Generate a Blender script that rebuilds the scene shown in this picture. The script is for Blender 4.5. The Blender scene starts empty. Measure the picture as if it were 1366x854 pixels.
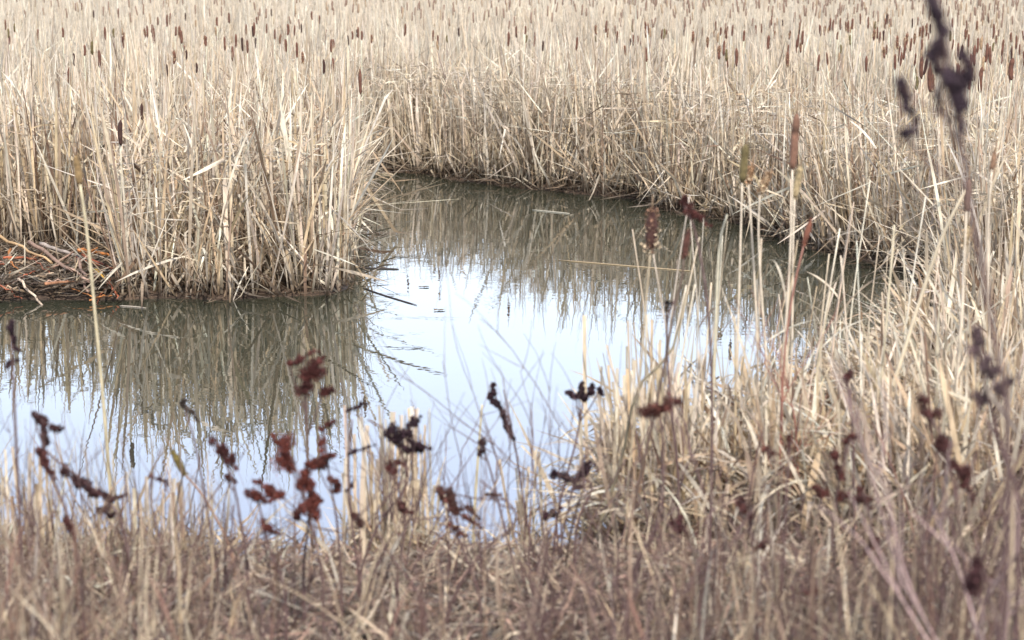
import bpy, math, random
import numpy as np
from mathutils import Vector

random.seed(7)
R = np.random.default_rng(11)
scene = bpy.context.scene
COL = scene.collection
PI = math.pi

# ------------------------------------------------------------------ camera
H = 2.83
PITCH = math.radians(10.95)
F = 2656.0                      # focal length in pixels of a 1366 px wide frame
cam_d = bpy.data.cameras.new('camera')
cam = bpy.data.objects.new('camera', cam_d)
COL.objects.link(cam)
cam.location = (0, 0, H)
cam.rotation_euler = (PI / 2 - PITCH, 0, 0)
cam_d.sensor_width = 36
cam_d.lens = 70
cam_d.clip_end = 3000
cam_d.clip_start = 0.1
cam_d.dof.use_dof = True
cam_d.dof.focus_distance = 17.0
cam_d.dof.aperture_fstop = 3.1
scene.camera = cam

def ray(u, v):
    a = (u - 683) / F
    b = (427 - v) / F
    # forward (0,cosP,-sinP), up (0,sinP,cosP)
    return Vector((a, math.cos(PITCH) + b * math.sin(PITCH), -math.sin(PITCH) + b * math.cos(PITCH)))

def G(u, v, z=0.0):
    d = ray(u, v)
    t = (z - H) / d.z
    return Vector((d.x * t, d.y * t, z))

def P(u, v, y):
    d = ray(u, v)
    t = y / d.y
    return Vector((d.x * t, y, H + d.z * t))

# ------------------------------------------------------------------ pond outline and ground height
POND_PX = [(-900, 400), (-300, 402), (-60, 402), (60, 400), (150, 401), (225, 398), (300, 401), (370, 396), (440, 394), (464, 386),
           (472, 362), (476, 320), (480, 280), (478, 232), (520, 228), (560, 231), (600, 240), (640, 244), (700, 252),
           (740, 255), (800, 262), (850, 266), (900, 284), (950, 290), (1000, 303), (1080, 333), (1160, 350),
           (1230, 368), (1275, 382), (1285, 410), (1235, 455), (1140, 520), (1050, 570), (960, 600), (880, 650), (830, 690),
           (790, 752), (700, 764), (600, 752), (450, 758), (300, 742), (150, 748), (0, 738), (-150, 728), (-500, 735),
           (-900, 730)]
POND = np.array([[G(u, v).x, G(u, v).y] for u, v in POND_PX])

def sdist(x, y):
    """signed distance to the pond outline: positive on land"""
    x = np.asarray(x, float); y = np.asarray(y, float)
    d2 = np.full(x.shape, 1e9)
    inside = np.zeros(x.shape, bool)
    n = len(POND)
    for i in range(n):
        ax, ay = POND[i]; bx, by = POND[(i + 1) % n]
        ex, ey = bx - ax, by - ay
        t = np.clip(((x - ax) * ex + (y - ay) * ey) / (ex * ex + ey * ey), 0, 1)
        dx = x - (ax + t * ex); dy = y - (ay + t * ey)
        d2 = np.minimum(d2, dx * dx + dy * dy)
        c = ((ay > y) != (by > y)) & (x < ex * (y - ay) / (ey if ey != 0 else 1e-9) + ax)
        inside ^= c
    d = np.sqrt(d2)
    return np.where(inside, -d, d)

def bumps(x, y):
    return (np.sin(x * 2.1 + 1.3 * np.sin(y * 1.7)) * np.sin(y * 2.6 + 1.1 * np.sin(x * 1.3)) * .5
            + .3 * np.sin(x * 6.3 + y * 3.1) * np.sin(y * 7.1 - x * 2.3)
            + .2 * np.sin(x * 13.7 - y * 5.1) * np.sin(y * 15.3 + x * 4.7))

def gz(x, y, sd=None):
    x = np.asarray(x, float); y = np.asarray(y, float)
    if sd is None: sd = sdist(x, y)
    land = 0.035 + 0.025 * (bumps(x, y) + .6)
    near = np.maximum(0, 9.2 - y)
    near = np.where(y < 0, 9.2, near)
    land = land + 0.135 * near * np.clip(sd / 0.8, 0, 1) + 0.05 * bumps(x * .7, y * .7) * np.clip(near / 2, 0, 1)
    land = land + 0.10 * np.clip((12.8 - y) / 2, 0, 1) * np.clip(sd / .5, 0, 1) * np.clip((x - .3) / 1, 0, 1)
    up = np.clip(sd / 0.10, 0, 1)
    down = np.clip(-sd / 1.2, 0, 1)
    return np.where(sd > 0, land * up - .004, -0.45 * down - .004)

# ------------------------------------------------------------------ materials
def nt_clear(m):
    m.use_nodes = True
    nt = m.node_tree
    nt.nodes.clear()
    return nt

def node(nt, t, **kw):
    n = nt.nodes.new(t)
    for k, v in kw.items():
        if k in n.inputs.keys(): n.inputs[k].default_value = v
        else: setattr(n, k, v)
    return n

def mat_leaf(name, trans=.22, rough=.75, nscale=35.0, amt=.22):
    m = bpy.data.materials.new(name)
    nt = nt_clear(m); L = nt.links.new
    out = node(nt, 'ShaderNodeOutputMaterial')
    at = node(nt, 'ShaderNodeAttribute', attribute_name='Col')
    tc = node(nt, 'ShaderNodeTexCoord')
    mp = node(nt, 'ShaderNodeMapping'); mp.inputs['Scale'].default_value = (1, 1, .3)
    L(tc.outputs['Object'], mp.inputs['Vector'])
    no = node(nt, 'ShaderNodeTexNoise', Scale=nscale, Detail=3.0)
    L(mp.outputs[0], no.inputs['Vector'])
    mr = node(nt, 'ShaderNodeMapRange'); mr.inputs[1].default_value = .3; mr.inputs[2].default_value = .7
    mr.inputs[3].default_value = 1 - amt; mr.inputs[4].default_value = 1 + amt
    L(no.outputs[0], mr.inputs[0])
    mu = node(nt, 'ShaderNodeVectorMath', operation='SCALE')
    L(at.outputs['Color'], mu.inputs[0]); L(mr.outputs[0], mu.inputs['Scale'])
    pb = node(nt, 'ShaderNodeBsdfPrincipled', Roughness=rough)
    pb.inputs['Specular IOR Level'].default_value = .3
    L(mu.outputs[0], pb.inputs['Base Color'])
    if trans > 0:
        tr = node(nt, 'ShaderNodeBsdfTranslucent')
        L(mu.outputs[0], tr.inputs['Color'])
        mx = node(nt, 'ShaderNodeMixShader', Fac=trans)
        L(pb.outputs[0], mx.inputs[1]); L(tr.outputs[0], mx.inputs[2]); L(mx.outputs[0], out.inputs[0])
    else:
        L(pb.outputs[0], out.inputs[0])
    return m

M_LEAF = mat_leaf('dry_leaf')
M_STALK = mat_leaf('dry_stalk', 0.0, .6, 60, .2)
M_HEAD = mat_leaf('seed_fluff', 0.0, .95, 180, .35)
M_TWIG = mat_leaf('twig_bark', 0.0, .7, 90, .3)
M_FLAKE = mat_leaf('dry_flake', .15, .8, 80, .3)

def mat_ground():
    m = bpy.data.materials.new('marsh_mud')
    nt = nt_clear(m); L = nt.links.new
    out = node(nt, 'ShaderNodeOutputMaterial')
    tc = node(nt, 'ShaderNodeTexCoord')
    n1 = node(nt, 'ShaderNodeTexNoise', Scale=2.5, Detail=8.0)
    n2 = node(nt, 'ShaderNodeTexNoise', Scale=45.0, Detail=6.0)
    L(tc.outputs['Object'], n1.inputs['Vector']); L(tc.outputs['Object'], n2.inputs['Vector'])
    mx = node(nt, 'ShaderNodeMath', operation='MULTIPLY_ADD'); mx.inputs[1].default_value = .6
    L(n2.outputs[0], mx.inputs[0])
    m2 = node(nt, 'ShaderNodeMath', operation='MULTIPLY'); m2.inputs[1].default_value = .4
    L(n1.outputs[0], m2.inputs[0]); L(m2.outputs[0], mx.inputs[2])
    cr = node(nt, 'ShaderNodeValToRGB')
    e = cr.color_ramp.elements
    e[0].position = .35; e[0].color = (.022, .013, .008, 1)
    e[1].position = .68; e[1].color = (.16, .105, .07, 1)
    k = e.new(.52); k.color = (.065, .040, .026, 1)
    L(mx.outputs[0], cr.inputs[0])
    bp = node(nt, 'ShaderNodeBump', Strength=.8, Distance=.03)
    L(n2.outputs[0], bp.inputs['Height'])
    pb = node(nt, 'ShaderNodeBsdfPrincipled', Roughness=.75)
    L(cr.outputs[0], pb.inputs['Base Color']); L(bp.outputs[0], pb.inputs['Normal'])
    L(pb.outputs[0], out.inputs[0])
    return m

def mat_water():
    m = bpy.data.materials.new('pond_water')
    nt = nt_clear(m); L = nt.links.new
    out = node(nt, 'ShaderNodeOutputMaterial')
    tc = node(nt, 'ShaderNodeTexCoord')
    mp = node(nt, 'ShaderNodeMapping'); mp.inputs['Scale'].default_value = (.75, 1.0, 1.0)
    L(tc.outputs['Object'], mp.inputs['Vector'])
    n1 = node(nt, 'ShaderNodeTexNoise', Scale=11.0, Detail=1.5)
    n2 = node(nt, 'ShaderNodeTexNoise', Scale=2.2, Detail=1.0)
    L(mp.outputs[0], n1.inputs['Vector']); L(mp.outputs[0], n2.inputs['Vector'])
    # calm and rippled patches
    n3 = node(nt, 'ShaderNodeTexNoise', Scale=.8, Detail=1.0)
    L(tc.outputs['Object'], n3.inputs['Vector'])
    r3 = node(nt, 'ShaderNodeMapRange'); r3.inputs[1].default_value = .35; r3.inputs[2].default_value = .65
    r3.inputs[3].default_value = .45; r3.inputs[4].default_value = 1.2
    L(n3.outputs[0], r3.inputs[0])
    a = node(nt, 'ShaderNodeMath', operation='MULTIPLY'); L(n1.outputs[0], a.inputs[0]); L(r3.outputs[0], a.inputs[1])
    b = node(nt, 'ShaderNodeMath', operation='MULTIPLY_ADD'); b.inputs[1].default_value = 2.0
    L(n2.outputs[0], b.inputs[0]); L(a.outputs[0], b.inputs[2])
    bp = node(nt, 'ShaderNodeBump', Strength=1.0, Distance=WAVE)
    L(b.outputs[0], bp.inputs['Height'])
    df = node(nt, 'ShaderNodeBsdfDiffuse'); df.inputs[0].default_value = (.042, .043, .028, 1)
    gl = node(nt, 'ShaderNodeBsdfGlossy', Roughness=.0); gl.inputs[0].default_value = (.95, .97, 1, 1)
    L(bp.outputs[0], gl.inputs['Normal'])
    fr = node(nt, 'ShaderNodeFresnel', IOR=2.1)
    mx = node(nt, 'ShaderNodeMixShader')
    L(fr.outputs[0], mx.inputs[0]); L(df.outputs[0], mx.inputs[1]); L(gl.outputs[0], mx.inputs[2])
    L(mx.outputs[0], out.inputs[0])
    return m
WAVE = 0.00050

# ------------------------------------------------------------------ mesh helpers
class MB:
    def __init__(s): s.v = []; s.f = []; s.c = []; s.n = 0; s.sm = []
    def add(s, v, f, c):
        """v (n,3), f (m,4) quads, c (n,3)"""
        if len(v) == 0: return
        s.v.append(np.asarray(v, np.float32)); s.f.append(np.asarray(f, np.int64) + s.n)
        s.c.append(np.asarray(c, np.float32)); s.n += len(v)
    def mesh(s, name, mat, smooth=True):
        v = np.concatenate(s.v); f = np.concatenate(s.f); c = np.concatenate(s.c)
        me = bpy.data.meshes.new(name)
        me.vertices.add(len(v)); me.vertices.foreach_set('co', v.ravel())
        me.loops.add(f.size); me.loops.foreach_set('vertex_index', f.ravel().astype(np.int32))
        me.polygons.add(len(f)); me.polygons.foreach_set('loop_start', np.arange(0, f.size, 4, dtype=np.int32))
        me.polygons.foreach_set('use_smooth', np.full(len(f), smooth))
        ca = me.color_attributes.new('Col', 'FLOAT_COLOR', 'POINT')
        cc = np.ones((len(v), 4), np.float32); cc[:, :3] = c
        ca.data.foreach_set('color', cc.ravel())
        me.materials.append(mat)
        me.update(calc_edges=True)
        return me
    def obj(s, name, mat, parent=None, smooth=True, **tags):
        o = bpy.data.objects.new(name, s.mesh(name, mat, smooth))
        COL.objects.link(o)
        if parent is not None: o.parent = parent
        for k, v in tags.items(): o[k] = v
        return o

def empty(name, loc, label, cat, group=None):
    o = bpy.data.objects.new(name, None)
    COL.objects.link(o)
    o.location = loc; o.empty_display_size = .1
    o['label'] = label; o['category'] = cat
    if group: o['group'] = group
    return o

WET_SHADE = np.array([.045, .022, .013])

def ribbons(mb, base, L, th, phi, curve, kpos, kang, W, psi, col, K=6, taper=.7, twist=0., wet_shade=True, clampg=True, kphi=None):
    """curved leaf blades as ribbons; every argument but K is an array over the blades"""
    base = np.asarray(base, float); N = len(base)
    if N == 0: return
    A = lambda q: np.broadcast_to(np.asarray(q, float), (N,)).copy()
    L, th, phi, curve, kpos, kang, W, psi, taper, twist = map(A, (L, th, phi, curve, kpos, kang, W, psi, taper, twist))
    kphi = A(0 if kphi is None else kphi)
    pts = np.zeros((N, K + 1, 3)); side = np.zeros((N, K + 1, 3))
    p = base.copy()
    ki = np.floor(kpos * K)
    th_i = th.copy(); ph = phi.copy()
    d_prev = None
    for i in range(K + 1):
        kk = (ki == i)
        th_i = np.where(kk, th_i + kang, th_i)
        ph = np.where(kk, ph + kphi, ph)
        d = np.stack([np.sin(th_i) * np.cos(ph), np.sin(th_i) * np.sin(ph), np.cos(th_i)], 1)
        ps = psi + twist * i / K
        s = np.stack([np.cos(ps), np.sin(ps), np.zeros(N)], 1)
        s = s - d * np.sum(s * d, 1, keepdims=True)
        nrm = np.linalg.norm(s, axis=1, keepdims=True)
        alt = np.stack([-np.sin(ph), np.cos(ph), np.zeros(N)], 1)
        s = np.where(nrm > .25, s / np.maximum(nrm, 1e-6), alt)
        pts[:, i] = p; side[:, i] = s
        p = p + d * (L / K)[:, None]
        th_i = th_i + curve / K
    if clampg:
        g = base[:, 2]
        pts[:, 1:, 2] = np.maximum(pts[:, 1:, 2], (g + .012)[:, None] + .03 * R.random((N, 1)))
    t = np.arange(K + 1) / K
    prof = np.where(t[None, :] < taper[:, None], 1.0, 1 - .88 * (t[None, :] - taper[:, None]) / np.maximum(1 - taper[:, None], .02))
    prof = prof * (.75 + .25 * np.clip(t * 5, 0, 1))[None, :]
    hw = (W[:, None] * .5 * prof)[..., None] * side
    v = np.stack([pts - hw, pts + hw], 2).reshape(-1, 3)
    c = np.broadcast_to(col[:, None, None, :], (N, K + 1, 2, 3)).copy()
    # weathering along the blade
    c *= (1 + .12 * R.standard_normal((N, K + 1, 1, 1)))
    if wet_shade:  # wet foot plus the shadow at the bank base, painted in by height
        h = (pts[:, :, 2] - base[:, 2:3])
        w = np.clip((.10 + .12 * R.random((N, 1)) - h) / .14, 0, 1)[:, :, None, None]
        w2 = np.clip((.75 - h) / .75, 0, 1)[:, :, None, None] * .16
        c = c * (1 - w * .9) + WET_SHADE * w * .9
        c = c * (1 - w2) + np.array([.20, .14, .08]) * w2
    c = np.clip(c, .008, .9).reshape(-1, 3)
    i0 = (np.arange(N)[:, None] * (K + 1) * 2 + np.arange(K)[None, :] * 2).ravel()
    f = np.stack([i0, i0 + 1, i0 + 3, i0 + 2], 1)
    mb.add(v, f, c)

def tube(mb, pts, rad, col, sides=6, cap=True):
    """one tube along a polyline; rad and col may vary along it"""
    pts = np.asarray([tuple(p) for p in pts], float); n = len(pts)
    rad = np.broadcast_to(np.asarray(rad, float), (n,))
    col = np.asarray(col, float)
    if col.ndim == 1: col = np.broadcast_to(col, (n, 3))
    tan = np.gradient(pts, axis=0); tan /= np.maximum(np.linalg.norm(tan, axis=1, keepdims=True), 1e-9)
    ref = np.array([.31, .95, .05])
    a = np.cross(tan, ref); a /= np.maximum(np.linalg.norm(a, axis=1, keepdims=True), 1e-9)
    b = np.cross(tan, a)
    ang = np.arange(sides) / sides * 2 * PI
    ring = pts[:, None, :] + rad[:, None, None] * (np.cos(ang)[None, :, None] * a[:, None, :] + np.sin(ang)[None, :, None] * b[:, None, :])
    v = ring.reshape(-1, 3)
    c = np.repeat(col, sides, axis=0)
    i = np.arange(n - 1)[:, None] * sides; j = np.arange(sides)[None, :]; j2 = (j + 1) % sides
    f = np.stack([i + j, i + j2, i + sides + j2, i + sides + j], 2).reshape(-1, 4)
    if cap and sides % 2 == 0:
        e = []
        for k in range(sides // 2 - 1):
            e.append([k, k + 1, sides - 2 - k, sides - 1 - k] if True else None)
        e0 = np.array(e)[:, ::-1]; e1 = np.array(e) + (n - 1) * sides
        f = np.concatenate([f, e0, e1])
    mb.add(v, f, c)

def spline(pts, n=16):
    """smooth curve through 3-D points (Catmull-Rom)"""
    P_ = [np.array(tuple(p), float) for p in pts]
    if len(P_) == 2:
        return [P_[0] + (P_[1] - P_[0]) * t for t in np.linspace(0, 1, n)]
    P_ = [2 * P_[0] - P_[1]] + P_ + [2 * P_[-1] - P_[-2]]
    out = []; m = len(P_) - 3
    for t in np.linspace(0, m - 1e-6, n):
        i = int(t); s = t - i
        a, b, c, d = P_[i:i + 4]
        out.append(.5 * ((2 * b) + (-a + c) * s + (2 * a - 5 * b + 4 * c - d) * s * s + (-a + 3 * b - 3 * c + d) * s ** 3))
    return out

def flakes(mb, path, rad, n, size, col, cvar=.3, stretch=1.6):
    """small dry scales packed round a path (seed clusters, torn fluff)"""
    path = np.array([tuple(p) for p in path]); m = len(path)
    t = R.random(n) * (m - 1); i = np.minimum(t.astype(int), m - 2); s = (t - i)[:, None]
    c = path[i] * (1 - s) + path[i + 1] * s
    rr = np.interp(t, np.arange(m), np.broadcast_to(np.asarray(rad, float), (m,)))
    dirn = R.standard_normal((n, 3)); dirn /= np.linalg.norm(dirn, axis=1, keepdims=True)
    p = c + dirn * (rr * np.sqrt(R.random(n)) ** .8)[:, None]
    a = R.standard_normal((n, 3)); a /= np.linalg.norm(a, axis=1, keepdims=True)
    b = np.cross(a, R.standard_normal((n, 3))); b /= np.linalg.norm(b, axis=1, keepdims=True)
    sz = size * (.6 + .8 * R.random(n))[:, None]
    a = a * sz * stretch * .5; b = b * sz * .5
    v = np.stack([p - a - b * .3, p + b - a * .1, p + a, p - b - a * .1], 1).reshape(-1, 3)
    f = (np.arange(n)[:, None] * 4 + np.arange(4)[None, :])
    cc = np.asarray(col)[None, :] * np.exp(cvar * R.standard_normal((n, 1)))
    mb.add(v, f, np.repeat(np.clip(cc, .004, .9), 4, axis=0))

# straw colours (linear albedo)
PAL = np.array([[.64, .53, .40], [.57, .455, .325], [.52, .385, .245], [.46, .395, .315], [.74, .65, .52], [.38, .275, .19], [.19, .12, .08]])
def straw(n, p=(.22, .21, .15, .13, .13, .10, .06)):
    p = np.array(p) / sum(p)
    c = PAL[R.choice(len(PAL), n, p=p)]
    return np.clip(c * (1 + .13 * R.standard_normal((n, 1))) * (1 + .018 * R.standard_normal((n, 3))), .02, .85)

# ------------------------------------------------------------------ ground and water
xs = np.unique(np.concatenate([np.array([-900, -500, -250, -120, -70, -45, -30, -22]), np.arange(-16, 16.01, .14), np.array([22, 30, 45, 70, 120, 250, 500, 900])]))
ys = np.unique(np.concatenate([np.array([-600, -250, -100, -40, -15, -5, 0, 2]), np.arange(3, 30, .12), np.arange(30, 60, 1.0), np.array([60, 80, 120, 200, 400, 800, 1500])]))
X, Y = np.meshgrid(xs, ys)
Z = gz(X, Y)
vv = np.stack([X, Y, Z], -1).reshape(-1, 3)
nx, ny = len(xs), len(ys)
ii = (np.arange(ny - 1)[:, None] * nx + np.arange(nx - 1)[None, :]).ravel()
mb = MB(); mb.add(vv, np.stack([ii, ii + 1, ii + nx + 1, ii + nx], 1), np.full((len(vv), 3), .1))
g = mb.obj('ground', mat_ground(), kind='structure', label='dark brown marsh mud and peaty bank around the pond')
wx0, wx1, wy0, wy1 = -16.0, 8.0, 8.0, 24.0
mb = MB(); mb.add([[wx0, wy0, 0], [wx1, wy0, 0], [wx1, wy1, 0], [wx0, wy1, 0]], [[0, 1, 2, 3]], np.full((4, 3), .1))
w = mb.obj('water', mat_water(), kind='structure', label='still pond water reflecting the pale sky and dry reeds')

# ------------------------------------------------------------------ reed beds (uncountable dry leaves)
def scatter(n, x0, x1, y0, y1):
    return x0 + (x1 - x0) * R.random(n), y0 + (y1 - y0) * R.random(n)

# muddy landing with fallen twigs at the left
mud_c = G(60, 372)
def in_mud(x, y):
    return (x / y < (156 - 683) / F - .002 * np.sin(y * 9)) & (x / y > (-170 - 683) / F) & (y < G(0, 338).y + .25 * np.sin(x * 2.2 + 1))
SPLITX = lambda y: (484 - 683) / F * y
def height_field(x, y):
    return 1.0 + .10 * np.sin(x * .9 + 2) * np.sin(y * .7) + .07 * np.sin(x * 2.3 + y * 1.9)

def reed_layer(name, region, n, box, Lr, K, label, wscale=1.0, edge_boost=False, seg=1):
    pass

mbL, mbF, mbR = MB(), MB(), MB()

def put(mbs, x, y, sd, L, kind, K=6, wmul=1.0):
    N = len(x)
    if N == 0: return
    z = np.maximum(gz(x, y, sd), -.02)
    base = np.stack([x, y, z], 1)
    if kind == 'up':
        th = np.abs(R.normal(0, .12, N)) ; th = np.where(R.random(N) < .32, np.abs(R.normal(0, .36, N)), th)
        phi = R.random(N) * 2 * PI
        curve = R.normal(0, .10, N); curve = np.where(R.random(N) < .10, curve + .6, curve)
        kp = np.where(R.random(N) < .42, .25 + .65 * R.random(N), 9)
        ka = R.uniform(.5, 2.3, N)
        W = np.clip(R.normal(.0195, .006, N), .007, .034)
    elif kind == 'mess':        # broken, leaning and hanging leaves
        th = R.uniform(.1, 1.0, N); phi = R.random(N) * 2 * PI
        curve = R.normal(.1, .28, N)
        kp = np.where(R.random(N) < .6, .2 + .6 * R.random(N), 9); ka = R.uniform(.4, 1.9, N)
        W = np.clip(R.normal(.019, .005, N), .007, .032)
    elif kind == 'flat':
        th = R.normal(1.5, .12, N); phi = R.random(N) * 2 * PI
        curve = R.normal(0, .3, N); kp = np.where(R.random(N) < .3, R.random(N), 9); ka = R.normal(0, .3, N)
        W = np.clip(R.normal(.014, .004, N), .006, .026)
        base[:, 2] += .01 + .06 * R.random(N)
    elif kind == 'arch':        # long leaves arching over and down towards the water
        th = R.uniform(.0, .5, N); phi = R.normal(PI * .95, .9, N)
        curve = R.uniform(1.2, 2.6, N); kp = np.where(R.random(N) < .3, .3 + .4 * R.random(N), 9); ka = R.uniform(.3, .9, N)
        W = np.clip(R.normal(.016, .004, N), .008, .026)
    elif kind == 'hang':        # leaves held at mid height, hanging down and across
        base[:, 2] += R.uniform(.45, 1.15, N)
        th = R.uniform(.6, 2.7, N); phi = R.random(N) * 2 * PI
        curve = R.normal(.1, .3, N); kp = np.full(N, 9.); ka = np.zeros(N)
        W = np.clip(R.normal(.0155, .005, N), .006, .028)
    cst = straw(N)
    far_haze = np.clip((y - 19) / 12, 0, 1)[:, None] * (.75 + .25 * np.sin(x * .8 + 2 * np.sin(y * .35)) * np.sin(y * .6 + x * .3))[:, None]  # distance haze, mixed into the leaf colour
    cst = cst * (1 - .45 * far_haze) + np.array([.66, .585, .465]) * .45 * far_haze
    if mbs is mbR:
        dk = (R.random(N) < .22)[:, None]
        cst = cst * .93 * np.where(dk, np.array([.62, .55, .50]), 1)
    if kind in ('up', 'mess'):
        bx = .11 * np.sin(x * 5.1 + 2.2 * np.sin(y * 3.3)) + .06 * np.sin(x * 13 + y * 9)
        by = .08 * np.sin(y * 4.7 + 1.9 * np.sin(x * 3.9)) + .05 * np.sin(y * 12 - x * 8)
        vx, vy = th * np.cos(phi) + bx, th * np.sin(phi) + by
        # the outer corner of the left stand is steep
        cn = np.clip((x / y - (425 - 683) / F) / .012, 0, 1) * (mbs is mbL)
        vx = np.where(vx > 0, vx * (1 - .80 * cn), vx)
        th, phi = np.sqrt(vx * vx + vy * vy), np.arctan2(vy, vx)
        tone = 1 + .10 * np.sin(x * 3.7 + 1.5 * np.sin(y * 2.9)) * np.sin(y * 4.1 + x)
        cst = cst * tone[:, None]
    if kind == 'hang' and mbs is mbL: L = np.where(x / y > (440 - 683) / F, L * .45, L)
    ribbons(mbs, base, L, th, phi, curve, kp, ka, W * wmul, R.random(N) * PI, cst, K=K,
            taper=np.where(R.random(N) < .3, .97, R.uniform(.35, .8, N)), twist=R.normal(0, 1.0, N), wet_shade=(kind != 'hang'), kphi=R.normal(0, .8, N))

def fill(mbs, sel, n, box, Lf, kind, K, wmul=1.0):
    x, y = scatter(n, *box)
    sd = sdist(x, y)
    k = sel(x, y, sd)
    x, y, sd = x[k], y[k], sd[k]
    L = Lf(len(x)) * height_field(x, y)
    if mbs is mbF: L = L * np.where(y < 25, np.interp(x / y * F + 683, [470, 600, 660, 700, 860, 960], [.80, .80, .95, 1.10, 1.04, .94]), 1)
    if mbs is mbR: L = L * (1 - .45 * np.clip((y - 10.5) / 2.5, 0, 1) * (x / y < .205))
    put(mbs, x, y, sd, L, kind, K, wmul)

vis = lambda x, y, m=1.0: (np.abs(x) < .262 * y + m)
area = lambda b: (b[1] - b[0]) * (b[3] - b[2])
def dens(d, box): return int(d * area(box))

# ---- stand on the left
left = lambda x, y: (x < SPLITX(y) + .05) & (y > 13.5)
LB = (-8.0, -1.0, 15.2, 24.0)
edge = lambda a, b: (lambda x, y, sd: (sd > a) & (sd < b) & left(x, y) & ~in_mud(x, y) & vis(x, y, 1.5))
fill(mbL, edge(.0, 1.0), dens(310, LB), LB, lambda n: R.uniform(.6, 1.68, n), 'up', 8, .92)
fill(mbL, edge(-.03, .25), dens(170, LB), LB, lambda n: R.uniform(.25, 1.1, n), 'mess', 6)
fill(mbL, edge(.0, 1.0), dens(150, LB), LB, lambda n: R.uniform(.3, 1.15, n), 'mess', 6)
fill(mbL, edge(-.16, .08), dens(90, LB), LB, lambda n: R.uniform(.05, .35, n), 'flat', 3, .8)
fill(mbL, edge(.05, 1.6), dens(230, LB), LB, lambda n: R.uniform(.12, .5, n), 'hang', 4)
fill(mbL, edge(1.0, 99), dens(200, LB), LB, lambda n: R.uniform(.9, 1.70, n), 'up', 6)
fill(mbL, edge(1.0, 99), dens(70, LB), LB, lambda n: R.uniform(.2, .6, n), 'hang', 4)
fill(mbL, lambda x, y, sd: (sd > -.02) & in_mud(x, y), 6500, (mud_c.x - 1.6, mud_c.x + 1, mud_c.y - 1.4, mud_c.y + 1.6), lambda n: R.uniform(.08, .4, n), 'flat', 3)
fill(mbL, lambda x, y, sd: (sd > -.02) & in_mud(x, y), 120, (mud_c.x - 1.6, mud_c.x + 1, mud_c.y - 1.4, mud_c.y + 1.6), lambda n: R.uniform(.06, .3, n), 'mess', 4, .8)

# ---- bed behind and round the far side
FB = (-9.0, 11.5, 13.0, 26.0)
farr = lambda a, b: (lambda x, y, sd: (sd > a) & (sd < b) & ~left(x, y) & vis(x, y, 1.2) & (y > 14.2 - .25 * np.clip(x - 3.4, 0, 4)) )
fill(mbF, farr(.0, 1.1), dens(290, FB), FB, lambda n: R.uniform(.55, 1.65, n), 'up', 7, .85)
fill(mbF, farr(-.04, .35), dens(190, FB), FB, lambda n: R.uniform(.2, .9, n), 'mess', 6)
fill(mbF, farr(.0, 1.1), dens(220, FB), FB, lambda n: R.uniform(.3, 1.15, n), 'mess', 5, .85)
fill(mbF, farr(-.20, .08), dens(90, FB), FB, lambda n: R.uniform(.05, .4, n), 'flat', 3, .8)
fill(mbF, farr(.1, 2.0), dens(230, FB), FB, lambda n: R.uniform(.12, .55, n), 'hang', 4, .9)
fill(mbF, farr(1.1, 99), dens(170, FB), FB, lambda n: R.uniform(.85, 1.65, n), 'up', 5)
FB2 = (-13.0, 13.0, 24.0, 46.0)
fill(mbF, lambda x, y, sd: vis(x, y, 1.0) & (~left(x, y) | (y > 24)), dens(120, FB2), FB2, lambda n: R.uniform(.9, 1.65, n), 'up', 4, 1.1)
FB3 = (-24.0, 24.0, 46.0, 85.0)
fill(mbF, lambda x, y, sd: vis(x, y, 1.5), dens(26, FB3), FB3, lambda n: R.uniform(1.1, 1.65, n), 'up', 3, 2.0)

# ---- right bank in front: mostly broken down, arching, with a few tall leaves
RB = (-.5, 7.5, 7.2, 16.0)
rb_dom = lambda x, y: (y > 7.9 + .25 * np.sin(x * 3)) & (x / y > .058 + .006 * np.sin(y * 5)) & (y <= 14.2 - .25 * np.clip(x - 3.4, 0, 4)) & (x > .18 + .0 * y) & vis(x, y, .8)
rsel = lambda a, b: (lambda x, y, sd: (sd > a) & (sd < b) & rb_dom(x, y))
def put_right(n, dn, Lf, kind, a, b, K, wm=1.0): fill(mbR, rsel(a, b), dens(dn, RB), RB, Lf, kind, K, wm)
put_right(0, 330, lambda n: R.uniform(.25, .72, n), 'mess', -.06, 99, 7, 1.1)
put_right(0, 110, lambda n: R.uniform(.4, .85, n), 'arch', -.05, 99, 9, 1.1)
put_right(0, 34, lambda n: R.uniform(.35, .80, n), 'up', -.12, 99, 7, 1.1)
put_right(0, 170, lambda n: R.uniform(.15, .45, n), 'flat', 0, 99, 3)
# taller stand towards the right edge
fill(mbR, lambda x, y, sd: (sd > 0) & rb_dom(x, y) & (x > .215 * y) & (R.random(len(x)) < np.clip((x / y - .205) * 25, 0, 1)),
     dens(150, RB), RB, lambda n: R.uniform(.4, 1.0, n), 'up', 8)

mbL.obj('reed_bed', M_LEAF, kind='stuff', label='dense stand of upright straw coloured reed leaves jutting into the pond', category='reeds')
mbF.obj('reed_bed', M_LEAF, kind='stuff', label='vast pale reed bed curving round the far shore of the pond', category='reeds')
mbR.obj('reed_bed', M_LEAF, kind='stuff', label='broken, arching dry reed leaves heaped on the near shore beside the pond', category='reeds')

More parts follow.
